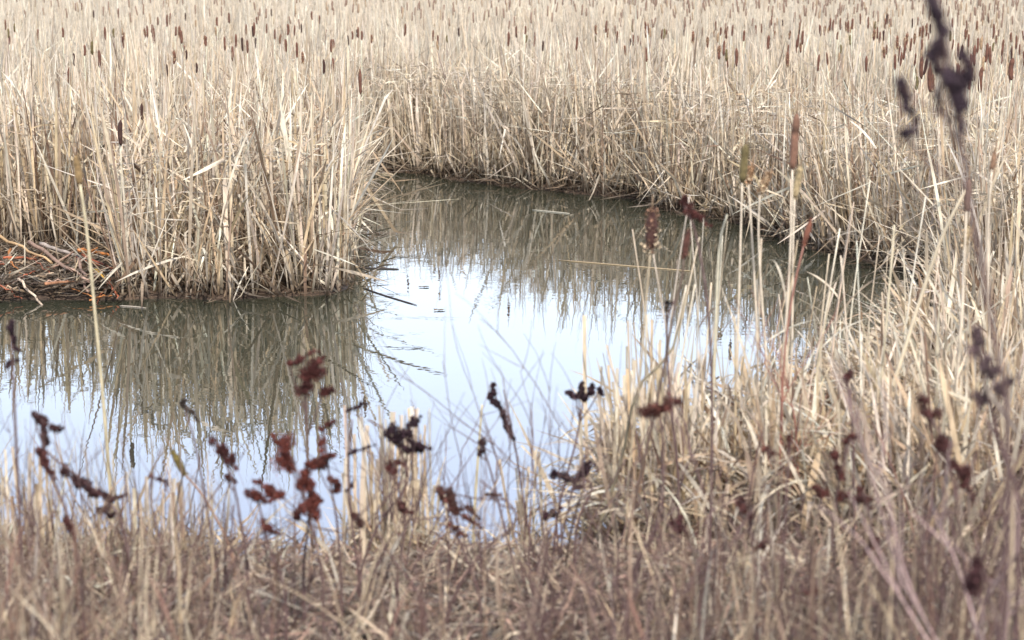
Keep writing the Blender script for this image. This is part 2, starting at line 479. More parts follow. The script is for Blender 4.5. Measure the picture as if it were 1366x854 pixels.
# ---- matted dead leaves and thin weed stems on the near bank
mbM = MB()
NB = (-4.2, 4.2, 4.6, 10.2)
nb = lambda x, y, sd: (sd > -.03) & vis(x, y, .7) & (y < 9.4)
def near_fill(n, Lf, kind_th, W, cols, sel=nb, K=4, curve=.5, lift=.03, mbs=None, taper=.6, box=NB, kinkp=.3):
    x, y = scatter(n, *box); sd = sdist(x, y); k = sel(x, y, sd); x, y, sd = x[k], y[k], sd[k]; N = len(x)
    z = gz(x, y, sd) + lift * R.random(N)
    ribbons(mbs, np.stack([x, y, z], 1), Lf(N), kind_th(N), R.random(N) * 2 * PI, R.normal(0, curve, N),
            np.where(R.random(N) < kinkp, R.random(N), 9), R.uniform(.2, 1.3, N), np.clip(R.normal(W, W * .35, N), .0015, .03), R.random(N) * PI,
            cols(N), K=K, taper=taper, twist=R.normal(0, 1, N), wet_shade=False)
def browns(N, pal=((.36, .26, .18), (.46, .35, .25), (.28, .18, .13), (.56, .45, .33), (.38, .24, .18), (.14, .085, .06))):
    p = np.array(pal); c = p[R.integers(0, len(p), N)]
    return np.clip(c * .86 * (1 + .27 * R.standard_normal((N, 1))), .015, .8)
near_fill(42000, lambda n: R.uniform(.08, .34, n), lambda n: R.normal(1.45, .22, n), .009, browns, mbs=mbM, lift=.07)
mbM.obj('matted_leaves', M_LEAF, kind='stuff', label='brown flattened mat of dead leaves covering the near bank', category='dead leaves')

mbU = MB()
def stems(N):
    return browns(N, ((.21, .135, .095), (.31, .22, .155), (.09, .055, .042), (.46, .35, .23), (.34, .235, .165), (.60, .48, .33), (.24, .125, .09), (.50, .38, .25)))
def tall_mask(x, y):
    """how high the weeds stand across the bank: high at both sides, low in the middle"""
    q = x / y
    return np.clip(np.maximum((-.145 - q) * 12, np.minimum((q - .03) * 5, .45)), 0, 1)
def patch(x, y): return np.clip(.5 + .8 * np.sin(x * 4.3 + 1.7 * np.sin(y * 3.1)) * np.sin(y * 5.3 + 1.4 * np.sin(x * 2.9)), .08, 1)
def sel_side(x, y, sd): return nb(x, y, sd) & (R.random(len(x)) < (.08 + .92 * tall_mask(x, y)) * patch(x, y)) & (y > 5.2) & ((x < 0) | (y < 7.6))
def sel_short(x, y, sd): return nb(x, y, sd) & (R.random(len(x)) < patch(x + 3, y)) & (R.random(len(x)) < 1 - .9 * (y > 7.7) * (1 - tall_mask(x, y)))
near_fill(17000, lambda n: R.uniform(.2, .72, n), lambda n: np.abs(R.normal(.25, .28, n)), .0045, stems, sel=sel_side, K=6, curve=.5, mbs=mbU, taper=.9)
near_fill(12000, lambda n: R.uniform(.06, .26, n), lambda n: np.abs(R.normal(.6, .4, n)), .005, stems, sel=sel_short, K=4, curve=.6, mbs=mbU, taper=.9)
near_fill(5200, lambda n: R.uniform(.2, .62, n), lambda n: np.abs(R.normal(.25, .3, n)), .010, lambda N: straw(N) * .85, sel=sel_side, K=6, curve=.6, mbs=mbU, taper=.6, kinkp=.5)
near_fill(5200, lambda n: R.uniform(.12, .4, n), lambda n: R.normal(1.0, .4, n), .011, lambda N: straw(N) * .95, sel=lambda x, y, sd: nb(x, y, sd) & (R.random(len(x)) < patch(x - 1, y + 2) ** 3), K=5, curve=.9, mbs=mbU, taper=.6, kinkp=.5)
near_fill(1500, lambda n: R.uniform(.45, .85, n), lambda n: np.abs(R.normal(.2, .3, n)), .0045, stems, sel=lambda x, y, sd: nb(x, y, sd) & (R.random(len(x)) < .12 + tall_mask(x, y) * .6), K=7, curve=.6, mbs=mbU, taper=.9, box=(-2, 2, 4.3, 5.6))
mbU.obj('undergrowth', M_LEAF, kind='stuff', label='thin purple brown weed stems and dry grass tangled on the near bank', category='undergrowth')

# ------------------------------------------------------------------ cattails
BROWN, DARK, ORANGE, OLIVE, TAN = (.135, .062, .042), (.055, .028, .022), (.29, .165, .10), (.13, .10, .045), (.30, .20, .12)

def head_mesh(length, r, col, fluffy=0.0, pointed=False, name='seed_head'):
    r = r * 1.05; mb = MB(); n = 9
    t = np.linspace(0, 1, n)
    prof = np.clip(np.sqrt(np.clip(1 - (2 * t - 1) ** 6, 0, 1)), .28, 1)
    if pointed: prof = np.sin(PI * np.clip(t * .88 + .1, 0, 1)) ** .7
    rr = r * prof * (1 + .07 * R.standard_normal(n))
    bend = R.normal(0, .006, 2)
    pts = [(bend[0] * math.sin(q * 3), bend[1] * math.sin(q * 3), length * q) for q in t]
    cc = np.array(col)[None, :] * (1 + .15 * R.standard_normal((n, 1)))
    cc[0] *= .8; cc[-1] *= 1.1
    tube(mb, pts, rr, np.clip(cc, .01, .8), sides=8)
    if fluffy > 0:
        k = R.uniform(0, .5); pk = pts[int(k * n):]
        flakes(mb, pk, r * 1.5, int(260 * fluffy), .008, ORANGE, .4)
        flakes(mb, pk[:3], r * 1.9, int(80 * fluffy), .008, (.5, .36, .22), .3)
    return mb

class Variant: pass
def make_variant(Hs, hl, r, col, fluffy=0, pointed=False, leaves=2, spike=True):
    v = Variant()
    v.H = Hs; v.hl = hl
    lx, ly = R.normal(0, .03, 2)
    mb = MB(); c = straw(1)[0] * .9
    path = [(lx * q * q * Hs, ly * q * q * Hs, q * Hs) for q in np.linspace(0, 1, 6)]
    tube(mb, path, np.linspace(.0055, .0035, 6), np.clip(c, .1, .6), sides=6)
    v.stalk = mb.mesh('stalk', M_STALK)
    hm = head_mesh(hl, r, col, fluffy, pointed)
    ox, oy = path[-1][0], path[-1][1]
    for a in hm.v: a[:] = a + np.array([ox, oy, Hs - hl * .02], np.float32)
    v.head = hm.mesh('seed_head', M_HEAD)
    v.spike = None
    if spike:
        mb = MB()
        tube(mb, [(ox, oy, Hs + hl * .96), (ox + R.normal(0, .003), oy, Hs + hl + .03), (ox + R.normal(0, .008), oy, Hs + hl + R.uniform(.04, .09))], [.0032, .0025, .0012], np.array(TAN), sides=6)
        v.spike = mb.mesh('spike', M_STALK)
    v.leaves = []
    for k in range(leaves):
        mb = MB()
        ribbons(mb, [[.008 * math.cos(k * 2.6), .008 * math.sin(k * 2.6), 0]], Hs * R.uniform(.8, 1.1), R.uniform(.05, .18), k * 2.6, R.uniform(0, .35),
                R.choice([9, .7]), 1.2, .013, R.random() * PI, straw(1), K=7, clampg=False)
        v.leaves.append(mb.mesh('leaf', M_LEAF))
    return v

def place_cattail(v, x, y, ztop, label, group=None, tilt=(0, 0), rz=None):
    z0 = float(gz(x, y)) if abs(x) < 400 else 0
    z0 = max(z0, -.05)
    s = (ztop - z0) / (v.H + v.hl * .5)
    e = empty('cattail', (x, y, z0), label, 'cattail', group)
    e.rotation_euler = (tilt[0], tilt[1], R.random() * 6.28 if rz is None else rz)
    s = max(s, .3); hs = R.uniform(.74, 1.12) * (.82 if y > 24 else .92 if y > 19 else 1.12)
    for nm, me in [('stalk', v.stalk), ('seed_head', v.head), ('spike', v.spike)] + [('leaf', m) for m in v.leaves]:
        if me is None: continue
        o = bpy.data.objects.new(nm, me); COL.objects.link(o); o.parent = e
        if nm in ('stalk', 'leaf'): o.scale = (1, 1, s)
        else:
            k = hs if nm == 'seed_head' else 1
            o.scale = (k, k, k); o.location = (0, 0, v.H * (s - k))
    return e

VB = [make_variant(1.45, R.uniform(.155, .215), R.uniform(.013, .0175), BROWN) for _ in range(6)]
VD = [make_variant(1.45, R.uniform(.13, .18), R.uniform(.012, .016), DARK) for _ in range(3)]
VT = [make_variant(1.45, .14, .014, TAN) for _ in range(2)]
VF = [make_variant(1.42, .16, .015, BROWN, fluffy=1.0) for _ in range(3)]
VO = [make_variant(1.45, .15, .015, OLIVE) for _ in range(2)]

def cattail_at(u, v_, ztop, var, label, group=None, D=None):
    d = ray(u, v_)
    if D is None:
        t = (ztop - H) / d.z
        p = Vector((d.x * t, d.y * t, ztop))
    else: p = P(u, v_, D)
    return place_cattail(var, p.x, p.y, p.z, label, group, (R.normal(0, .015), R.normal(0, .02)))

# the taller heads gathered over the left stand: (px, py, kind)
LH = [(198, 39, 'b'), (210, 47, 'b'), (223, 26, 'b'), (232, 24, 'b'), (255, 48, 'b'), (265, 52, 'b'),
      (139, 42, 'b'), (285, 27, 'b'), (301, 55, 'b'), (317, 52, 'b'), (330, 58, 'd'), (335, 37, 'b'), (337, 58, 'b'), (349, 24, 'b'),
      (347, 40, 'd'), (356, 34, 'b'), (369, 41, 'b'), (382, 38, 'b'), (389, 15, 'b'), (396, 35, 'd'), (387, 57, 'b'), (397, 64, 'b'),
      (482, 44, 'b'), (475, 40, 'b'), (417, 19, 'b'), (309, 22, 'b'), (163, 15, 'b'), (122, 16, 'd'), (109, 6, 'b'), (243, 20, 'd'), (428, 22, 'b'), (361, 14, 'd'), (247, 70, 'd')]
for u, v_, k in LH:
    var = random.choice({'b': VB, 'd': VD}[k])
    cattail_at(u, v_, 1.66, var, 'brown cattail in the crowded cluster rising above the left reed stand', 'cattails clustered above the left stand')
for u, v_, z, var, lab in [
    (238, 40, 1.66, VF[0], 'cattail shedding orange fluff, highest of the torn ones over the left stand'),
    (276, 50, 1.66, VF[1], 'ragged cattail bursting into wide orange fluff at the centre of the left cluster'),
    (232, 74, 1.62, VF[2], 'torn orange cattail low on the left side of the left cluster'),
    (405, 73, 1.62, VF[0], 'torn orange cattail at the lower end of the cluster, towards the open water'),
    (115, 64, 1.64, VB[0], 'first of two short brown cattails side by side at far left'),
    (123, 63, 1.64, VO[0], 'olive brown cattail, the thicker of two side by side at far left'),
    (155, 42, 1.68, VO[1], 'lone olive cattail between the pair at far left and the big cluster'),
    (132, 77, 1.60, VB[1], 'slim reddish cattail just below the pair at far left'),
    (216, 91, 1.58, VD[0], 'single dark cattail standing apart under the left cluster'),
    (260, 88, 1.58, VD[1], 'blackish thin cattail leaning over, below the orange ragged one'),
    (311, 69, 1.62, VB[2], 'stout brown cattail hanging lowest in the middle of the left cluster'),
    (440, 57, 1.66, VB[3], 'tall brown cattail standing alone beyond the end of the left cluster'),
    (450, 87, 1.60, VB[4], 'brown cattail at the pond corner, lower of the two on its own'),
    (434, 87, 1.58, VD[2], 'thin dark cattail beside the lone brown one near the pond corner'),
    (477, 113, 1.50, VB[5], 'large reddish brown cattail over the inlet, at the corner of the left stand'),
    (104, 77, 1.58, VD[0], 'small dark cattail left of the slim reddish one'),
    (90, 101, 1.50, VB[1], 'small faded reddish cattail sunk among leaves at far left'),
    (155, 180, 1.28, VD[2], 'dark stubby cattail half buried in the left stand'),
    (197, 151, 1.34, VD[1], 'short black cattail low among leaves in the middle of the left stand'),
    (20, 35, 1.64, VO[0], 'olive cattail near the far left edge of the reed bed'),
    (8, 42, 1.64, VO[1], 'long olive cattail at the very left edge of the reed bed')]:
    cattail_at(u, v_, z, var, lab)

# scattered heads in the wide far bed
cand = []
tries = 0
while len(cand) < 900 and tries < 60000:
    tries += 1
    y = 17 + 27 * R.random() ** .8; x = R.uniform(-.275, .275) * y
    sd = float(sdist(np.array([x]), np.array([y]))[0])
    if sd < .35: continue
    z = R.uniform(1.45, 1.72)
    q = x / y
    if x < SPLITX(y) and y < 24: continue
    p = .30 + 1.2 * max(0, q + .06) * 2.0 - .05 * (q < -.12)
    if y < 24: p *= .35 + .35 * (q > .1)
    p *= .6 + .6 * math.sin(x * 1.9 + y * .8) ** 2
    if R.random() > p: continue
    cand.append((x, y, z, sd))
cand.sort(key=lambda c: c[1])
NI = 228
for x, y, z, sd in cand[:NI]:
    r = R.random()
    var = random.choice(VB if r < .56 else VD if r < .67 else VT if r < .78 else VF if r < .93 else VO)
    near = y < 26
    place_cattail(var, x, y, z,
                  'brown cattail rising from the reeds along the far shore of the pond' if near else 'small brown cattail among hundreds dotting the reed bed far behind the pond',
                  'cattails along the far shore' if near else 'cattails dotted over the far reed bed', (R.normal(0, .055), R.normal(0, .055)))
mbH = MB(); mbS = MB()
for x, y, z, sd in cand[NI:]:
    L = R.uniform(.12, .17); c = np.array(BROWN if R.random() < .8 else TAN)
    dx, dy = R.normal(0, .012, 2)
    c = c * .8 + np.array(PAL[0]) * .2  # haze over the farthest heads, painted as a paler colour
    tube(mbH, [(x, y, z), (x + dx * .1, y, z + .015), (x + dx, y + dy, z + L - .015), (x + dx, y + dy, z + L)], [.005, .0125, .0125, .005], c, sides=6)
    tube(mbH, [(x, y, .4), (x, y, z)], [.006, .004], np.array(PAL[0]), sides=4, cap=False)
mbH.obj('distant_cattails', M_HEAD, kind='stuff', label='hundreds of tiny brown cattail tips in the farthest reeds', category='cattails')

# ---- cattails and stems built on their own path, near bank and shallows
def base_of(u, v_, D):
    p = P(u, v_, D); p.z = float(gz(p.x, p.y)); return p
def path_cattail(stem_px, D, head_px, r, col, label, fluffy=0, pointed=False, stemcol=PAL[0], sr=.006, leaf=True, tip=True):
    """stem_px from the foot up, head_px (bottom, top)"""
    pts = [P(u, v_, D) for u, v_ in stem_px]
    foot = Vector((pts[0].x, pts[0].y, max(float(gz(pts[0].x, pts[0].y)) - .01, -.1)))
    if foot.z < pts[0].z - .03: pts = [foot] + pts
    else: pts[0] = foot
    h0, h1 = P(*head_px[0], D), P(*head_px[1], D)
    e = empty('cattail', foot, label, 'cattail')
    off = np.array(foot)
    sp = np.array([np.array(q) for q in spline(pts + [h0], 14)]) - off
    mb = MB(); tube(mb, sp, np.linspace(sr, sr * .65, 14), np.array(stemcol), sides=8); mb.obj('stalk', M_STALK, e)
    mb = MB(); n = 11; t = np.linspace(0, 1, n)
    a, b = np.array(h0) - off, np.array(h1) - off
    prof = np.clip(np.sqrt(np.clip(1 - (2 * t - 1) ** 6, 0, 1)), .3, 1) if not pointed else np.clip(np.sin(PI * (t * .9 + .08)) ** .7, .15, 1)
    cc = np.clip(np.array(col)[None, :] * (1 + .18 * R.standard_normal((n, 1))), .008, .8)
    tube(mb, [a + (b - a) * q for q in t], r * prof * (1 + .06 * R.standard_normal(n)), cc, sides=10)
    flakes(mb, [a, b], r * 1.02, 160, .007, col, .3)
    if fluffy: flakes(mb, [a, b], r * 1.35, int(420 * fluffy), .008, (np.array(ORANGE) + np.array(col)) / 2, .4); flakes(mb, [a, (a + b) / 2], r * 1.8, int(150 * fluffy), .008, (.50, .38, .25), .3)
    mb.obj('seed_head', M_HEAD, e)
    if tip:
        mb = MB(); d = (b - a) / np.linalg.norm(b - a)
        tube(mb, [b - d * .004, b + d * .03, b + d * .06], [.0035, .003, .0015], np.array(TAN), sides=6); mb.obj('spike', M_STALK, e)
    if leaf:
        mb = MB()
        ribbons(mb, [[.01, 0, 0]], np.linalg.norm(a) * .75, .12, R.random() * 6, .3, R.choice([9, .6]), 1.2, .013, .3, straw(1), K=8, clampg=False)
        mb.obj('leaf', M_LEAF, e)
    return e

path_cattail([(1030, 640), (1043, 500), (1052, 380), (1056, 280)], 8.6, [(1057, 226), (1063, 152)], .0165, (.20, .105, .07), 'tall pinkish brown cattail standing highest above the near right bank')
path_cattail([(978, 620), (984, 450), (988, 320)], 8.9, [(990, 244), (995, 193)], .0185, OLIVE, 'fat olive green cattail beside the tall brown one')
path_cattail([(1048, 640), (1056, 480), (1058, 330)], 9.0, [(1060, 264), (1068, 222)], .015, (.33, .25, .14), 'straw coloured cattail half behind the tall brown one')
path_cattail([(1012, 640), (1010, 450), (1002, 300)], 9.1, [(998, 244), (1003, 222)], .013, (.29, .17, .09), 'stubby orange cattail between the olive one and the tall brown one', fluffy=.5)
path_cattail([(1035, 630), (1020, 450), (1012, 320)], 8.8, [(1014, 256), (1026, 232)], .013, (.36, .25, .15), 'broken cattail spilling cream and orange fluff beside the tall brown one', fluffy=1.3)
path_cattail([(1262, 700), (1276, 520), (1285, 380)], 8.4, [(1289, 282), (1293, 240)], .0145, (.22, .14, .10), 'greyish brown cattail near the right edge above the arching reeds')
path_cattail([(1330, 700), (1322, 520), (1318, 330)], 9.2, [(1323, 226), (1327, 204)], .012, (.27, .16, .10), 'small orange cattail nearest the right edge of the far shore')
path_cattail([(1255, 700), (1272, 540), (1284, 420)], 8.8, [(1286, 328), (1291, 304)], .014, (.40, .30, .18), 'pale tan fluffy cattail below the greyish brown one', fluffy=.4)
path_cattail([(152, 720), (140, 560), (127, 420), (116, 310)], 8.7, [(107, 246), (101, 208)], .0165, (.26, .17, .08), 'solitary thin cattail with a green tipped head before the left stand', stemcol=(.50, .42, .27), sr=.009, leaf=False)
path_cattail([(310, 740), (282, 680), (262, 650)], 7.6, [(247, 634), (229, 600)], .014, (.16, .12, .035), 'short leaning olive cattail on the near bank against the water', pointed=True, stemcol=(.30, .18, .12), leaf=False)
path_cattail([(838, 640), (852, 520), (862, 400)], 8.0, [(868, 332), (870, 280)], .026, (.065, .030, .024), 'thick dark red cattail with a shaggy edge over the water', fluffy=.7, pointed=True, stemcol=(.42, .33, .22), leaf=False)
path_cattail([(836, 720), (858, 620), (884, 500), (900, 410), (910, 370)], 7.6, [(912, 344), (919, 306)], .0135, (.09, .038, .028), 'slim pointed red brown cattail on a dark crooked stem over the water', pointed=True, stemcol=(.12, .08, .06), leaf=False, tip=False)
path_cattail([(1040, 620), (1046, 480), (1058, 390)], 8.2, [(1072, 328), (1082, 292)], .012, (.19, .075, .048), 'reddish pointed seed head on a rust coloured forked stem', pointed=True, stemcol=(.30, .14, .10), leaf=False, tip=False)

# ------------------------------------------------------------------ pale broken stalks standing in the shallows
def stalk(px, D, r, label, group=None, col=None, leafy=False):
    pts = [P(u, v_, D) for u, v_ in px]
    g0 = float(gz(pts[0].x, pts[0].y))
    if pts[0].z > g0 + .02: pts = [Vector((pts[0].x, pts[0].y, g0 - .01))] + pts
    e = Vector(pts[0]); off = np.array(e)
    mb = MB(); c = straw(1, (.4, .3, .15, .15, .1, 0, 0))[0] if col is None else np.array(col)
    sp = np.array([np.array(q) for q in spline(pts, 12)]) - off
    cols = c[None, :] * (1 + .1 * R.standard_normal((12, 1)))
    tube(mb, sp, np.linspace(r * .9, r * .45, 12), np.clip(cols, .02, .8), sides=6)
    o = mb.obj('reed_stalk', M_STALK, label=label, category='reed stalk')
    if group: o['group'] = group
    o.location = e
    if leafy:
        m2 = MB(); q = sp[int(4 + R.integers(0, 5))]
        ribbons(m2, [q], R.uniform(.2, .45), R.uniform(.4, 1.0), R.random() * 6.28, R.uniform(.3, 1.2), 9, 0, .011, R.random() * 3, straw(1), K=7, clampg=False, wet_shade=False)
        m2.obj('leaf', M_LEAF, o)
    return o
stalk([(632, 700), (637, 620), (643, 540)], 8.7, .010, 'single pale cut reed stalk standing in open water', col=(.58, .50, .33))
stalk([(800, 700), (828, 620), (850, 520), (895, 470), (915, 392)][:5], 8.4, .010, 'dark grey weathered stalk leaning over bright water by the right bank', col=(.24, .20, .13))
stalk([(948, 600), (954, 460), (960, 330), (970, 286)], 9.2, .011, 'long pale split stalk leaning right over the dark reflection', col=(.60, .53, .38))
stalk([(1182, 560), (1215, 440), (1255, 320), (1290, 250)], 8.4, .013, 'thick straight pale stalk slanting up towards the right edge', col=(.56, .46, .32))
stalk([(1170, 560), (1178, 480), (1190, 340), (1193, 300)], 8.9, .009, 'upright pale stalk beside the thick slanting one', col=(.58, .49, .34))
gs = 'pale stalks standing in the shallows along the right bank'
for i in range(52):
    u = R.uniform(850, 1230); D = R.uniform(8.6, 10.5)
    vb = R.uniform(560, 640) - (u - 850) * .12
    hgt = R.uniform(90, 320)
    lean = R.normal(8, 26)
    stalk([(u, vb), (u + lean * .4, vb - hgt * .5), (u + lean, vb - hgt)], D, R.uniform(.0035, .008), 'thin pale dry reed stalk standing among others in the right shallows', gs, leafy=R.random() < .5)

# reed tufts at the water's edge
def tuft(u, v_, D, n, px_h, spread, label, cut=True, W=.014):
    b = P(u, v_, D); b.z = float(gz(b.x, b.y)); b.z = max(b.z, -.03)
    S = F / D
    mb = MB()
    N = n
    base = R.normal(0, spread, (N, 3)) * np.array([1, .6, 0])
    ribbons(mb, base, R.uniform(.35, 1.0, N) * px_h / S, np.abs(R.normal(0, .12, N)), R.random(N) * 6.28, R.normal(.0, .1, N), 9, 0, np.clip(R.normal(W, .003, N), .006, .02), R.random(N) * PI,
            straw(N, (.4, .3, .15, .1, .1, .02, 0)), K=5, taper=1.0, wet_shade=False)
    e = empty('reed_tuft', b, label, 'reed tuft')
    mb.obj('upright_leaves', M_LEAF, e)
    mb = MB(); M_ = n
    base = R.normal(0, spread * 1.2, (M_, 3)) * np.array([1, .6, 0])
    ribbons(mb, base, R.uniform(.3, .7, M_) * px_h / S, R.uniform(.2, .9, M_), R.random(M_) * 6.28, R.normal(.6, .5, M_), np.where(R.random(M_) < .5, .6, 9), 1.0, np.clip(R.normal(W, .003, M_), .006, .02), R.random(M_) * PI,
            straw(M_), K=6, taper=.6, wet_shade=False)
    mb.obj('bent_leaves', M_LEAF, e)
    return e
tuft(518, 735, 8.5, 110, 230, .095, 'pale straw tuft with blunt cut spikes at the near edge of the water', W=.013)
tuft(700, 720, 8.8, 30, 170, .05, 'slim pale tuft at the near edge beside the right bank')
tuft(848, 720, 8.7, 90, 280, .08, 'tall dense tuft forming the corner of the right bank')
tuft(868, 650, 9.2, 70, 290, .10, 'high upright tuft rising over bright water at the right bank')
tuft(30, 730, 8.0, 40, 190, .10, 'sparse straw tuft on the near bank by the left edge')
tuft(205, 740, 8.2, 40, 140, .10, 'low straw tuft on the near bank beside the solitary cattail')

def tussock(u, D, n, Lr, spread, label, lean=PI * .95):
    p = P(u, 600, D); p.z = float(gz(p.x, p.y))
    e = empty('reed_tussock', p, label, 'tussock')
    b = R.normal(0, spread, (n, 3)) * np.array([1, 1, 0])
    mb = MB()
    k = n * 2 // 3
    ribbons(mb, b[:k], R.uniform(Lr[0], Lr[1], k), np.abs(R.normal(0, .28, k)), np.where(R.random(k) < .3, R.normal(lean, .8, k), R.random(k) * 6.28), np.where(R.random(k) < .5, R.uniform(.7, 2.2, k), R.normal(.15, .3, k)), np.where(R.random(k) < .4, R.uniform(.3, .8, k), 9), R.uniform(.3, 1.2, k),
            np.clip(R.normal(.0155, .004, k), .006, .026), R.random(k) * PI, straw(k, (.3, .3, .18, .08, .14, .04, .02)), K=9, taper=R.uniform(.5, .95, k), wet_shade=False)
    mb.obj('arching_leaves', M_LEAF, e)
    mb = MB(); m = n - k
    ribbons(mb, b[k:], R.uniform(Lr[0] * .5, Lr[1] * .8, m), R.uniform(.1, 1.1, m), R.random(m) * 6.28, R.normal(.1, .3, m), np.where(R.random(m) < .5, R.uniform(.3, .8, m), 9), R.uniform(.5, 1.8, m),
            np.clip(R.normal(.015, .004, m), .006, .026), R.random(m) * PI, straw(m), K=6, taper=R.uniform(.5, 1, m), wet_shade=False)
    mb.obj('broken_leaves', M_LEAF, e)
tussock(1310, 10.2, 420, (.6, 1.25), .24, 'large pale tussock of arching leaves, highest heap at the right edge of the water')
tussock(1245, 9.4, 320, (.45, .95), .20, 'pale arching tussock left of the highest heap, spilling towards the water')
tussock(1345, 8.8, 320, (.5, 1.0), .22, 'arching straw tussock below the highest heap at the right edge')
tussock(1140, 8.8, 320, (.35, .82), .20, 'low spreading tussock behind the forked dark red dock')
tussock(1040, 8.8, 300, (.30, .70), .20, 'low tussock in the middle of the right bank, bristling with bent leaves')
tussock(950, 8.8, 320, (.30, .72), .19, 'tussock at the water side of the right bank behind the blurred red clump')
tussock(895, 8.8, 380, (.40, .95), .15, 'steep pale tussock at the corner where the right bank meets open water')
tussock(1230, 8.3, 280, (.4, .9), .20, 'matted tussock low on the right bank under the thick slanting stalk')
# one long spear leaning out from the left stand, and floating stems
def float_stem(a, b, r, col, label, D=None, z=.004, name='drifting_reed'):
    p, q = G(*a, z), G(*b, z)
    mb = MB(); off = np.array(p)
    m = (np.array(p) + np.array(q)) / 2 + R.normal(0, .02, 3) * np.array([1, 1, 0])
    tube(mb, np.array([np.array(x) for x in spline([p, Vector(m), q], 8)]) - off, [r * .6] + [r] * 6 + [r * .5], np.array(col), sides=6)
    o = mb.obj(name, M_STALK, label=label, category='floating stem'); o.location = p
    return o
float_stem((745, 347), (925, 362), .006, (.34, .25, .15), 'long straw stem floating across the reflections in the middle of the pond')
float_stem((480, 357), (532, 359), .007, (.06, .05, .05), 'short dark stick floating near the corner of the left stand')
float_stem((484, 384), (556, 407), .005, (.06, .045, .05), 'thin dark curved twig floating just out from the left stand')
float_stem((478, 230), (524, 233), .016, (.60, .48, .33), 'pale broken stem lying at the mouth of the inlet')
float_stem((710, 280), (760, 285), .006, (.42, .38, .30), 'pale reed piece floating before the far shore')
float_stem((160, 408), (195, 411), .005, (.36, .30, .24), 'small pale reed piece floating in front of the left stand')
def leaf_float(u, v_, label):
    p = G(u, v_, .004); mb = MB()
    flakes(mb, [(0, 0, 0), (.05, .01, .006)], .02, 14, .03, (.16, .12, .08), .3)
    for a in mb.v: a[:, 2] = np.abs(a[:, 2]) * .3
    o = mb.obj('floating_leaf', M_FLAKE, label=label, category='leaf'); o.location = p
leaf_float(582, 414, 'small brown leaf floating on bright water below the far reflections')
leaf_float(562, 383, 'tiny dark leaf floating closer to the far shore')

# ------------------------------------------------------------------ fallen twigs on the mud
def stick(a, b, r, col, label, lift=.05, sub=None):
    p, q = G(*a, .08), G(*b, .08); r *= .95; p.z = float(gz(p.x, p.y)) + lift + .085; q.z = float(gz(q.x, q.y)) + lift * .6 + .05
    n = 9; off = np.array(p)
    base = np.array([np.array(p) * (1 - t) + np.array(q) * t for t in np.linspace(0, 1, n)])
    base[1:-1] += R.normal(0, .008, (n - 2, 3))
    base -= off
    mb = MB(); cc = np.clip(np.array(col)[None, :] * (1 + .25 * R.standard_normal((n, 1))), .02, .7)
    tube(mb, base, np.linspace(r, r * .6, n), cc, sides=8)
    o = mb.obj('fallen_branch', M_TWIG, label=label, category='branch'); o.location = p
    if sub:
        m2 = MB(); s0 = base[int(n * sub[0])]
        tube(m2, [s0, s0 + np.array([sub[1], sub[2], .05]) * .6, s0 + np.array([sub[1], sub[2], .06])], [r * .6, r * .5, r * .3], np.array(col) * .9, sides=6)
        m2.obj('side_twig', M_TWIG, o)
OR, RD, GY, PK = (.46, .18, .06), (.30, .09, .045), (.30, .245, .21), (.36, .23, .17)
stick((-8, 335), (70, 363), .016, (.52, .34, .18), 'long tan branch slanting down from the left edge across the mud', .10)
stick((40, 344), (120, 385), .020, PK, 'pinkish bare branch sloping over the mud to the waterline', .09, (.5, .1, .2))
stick((55, 350), (108, 357), .020, GY, 'grey weathered branch lying level across the mud', .11)
stick((105, 358), (152, 352), .019, OR, 'bright orange peeled branch by the foot of the left stand', .10, (.3, .12, -.15))
stick((110, 357), (150, 366), .014, RD, 'red brown stick crossing under the orange peeled branch', .06)
stick((15, 345), (14, 375), .016, OR, 'short orange stick standing on end at the left', .03)
stick((60, 386), (110, 381), .014, (.36, .17, .09), 'stubby thick orange chunk lying at the waterline', .03)
stick((105, 363), (118, 388), .016, PK, 'pink peeled twig pointing towards the water', .06)
stick((122, 374), (145, 380), .012, (.60, .33, .06), 'yellow orange twig tip near the foot of the left stand', .05)
stick((5, 360), (60, 355), .012, RD, 'thin red stick lying level behind the orange one', .05)
stick((25, 385), (64, 396), .012, (.5, .38, .28), 'pale thin stick reaching the water at the left', .03)
stick((-10, 390), (-2, 350), .016, RD, 'dark red stub at the very left edge of the mud', .03)
stick((-5, 404), (28, 394), .022, (.45, .34, .30), 'pale bleached log end half in the water at the left edge', .02)

for i in range(26):
    u0 = R.uniform(-20, 150); v0 = R.uniform(348, 394); du = R.uniform(14, 50) * R.choice([-1, 1]); dv = R.normal(0, 9)
    o_r = R.uniform(.005, .011)
    stick((u0, v0), (min(u0 + du, 156), min(v0 + dv, 398)), o_r, random.choice([OR, RD, RD, PK, (.30, .15, .08), (.42, .30, .2)]), 'thin rust toned twig lying among the larger fallen branches on the mud', R.uniform(.0, .05))
    bpy.data.objects[COL.objects[-1].name]['group'] = 'thin twigs on the mud'

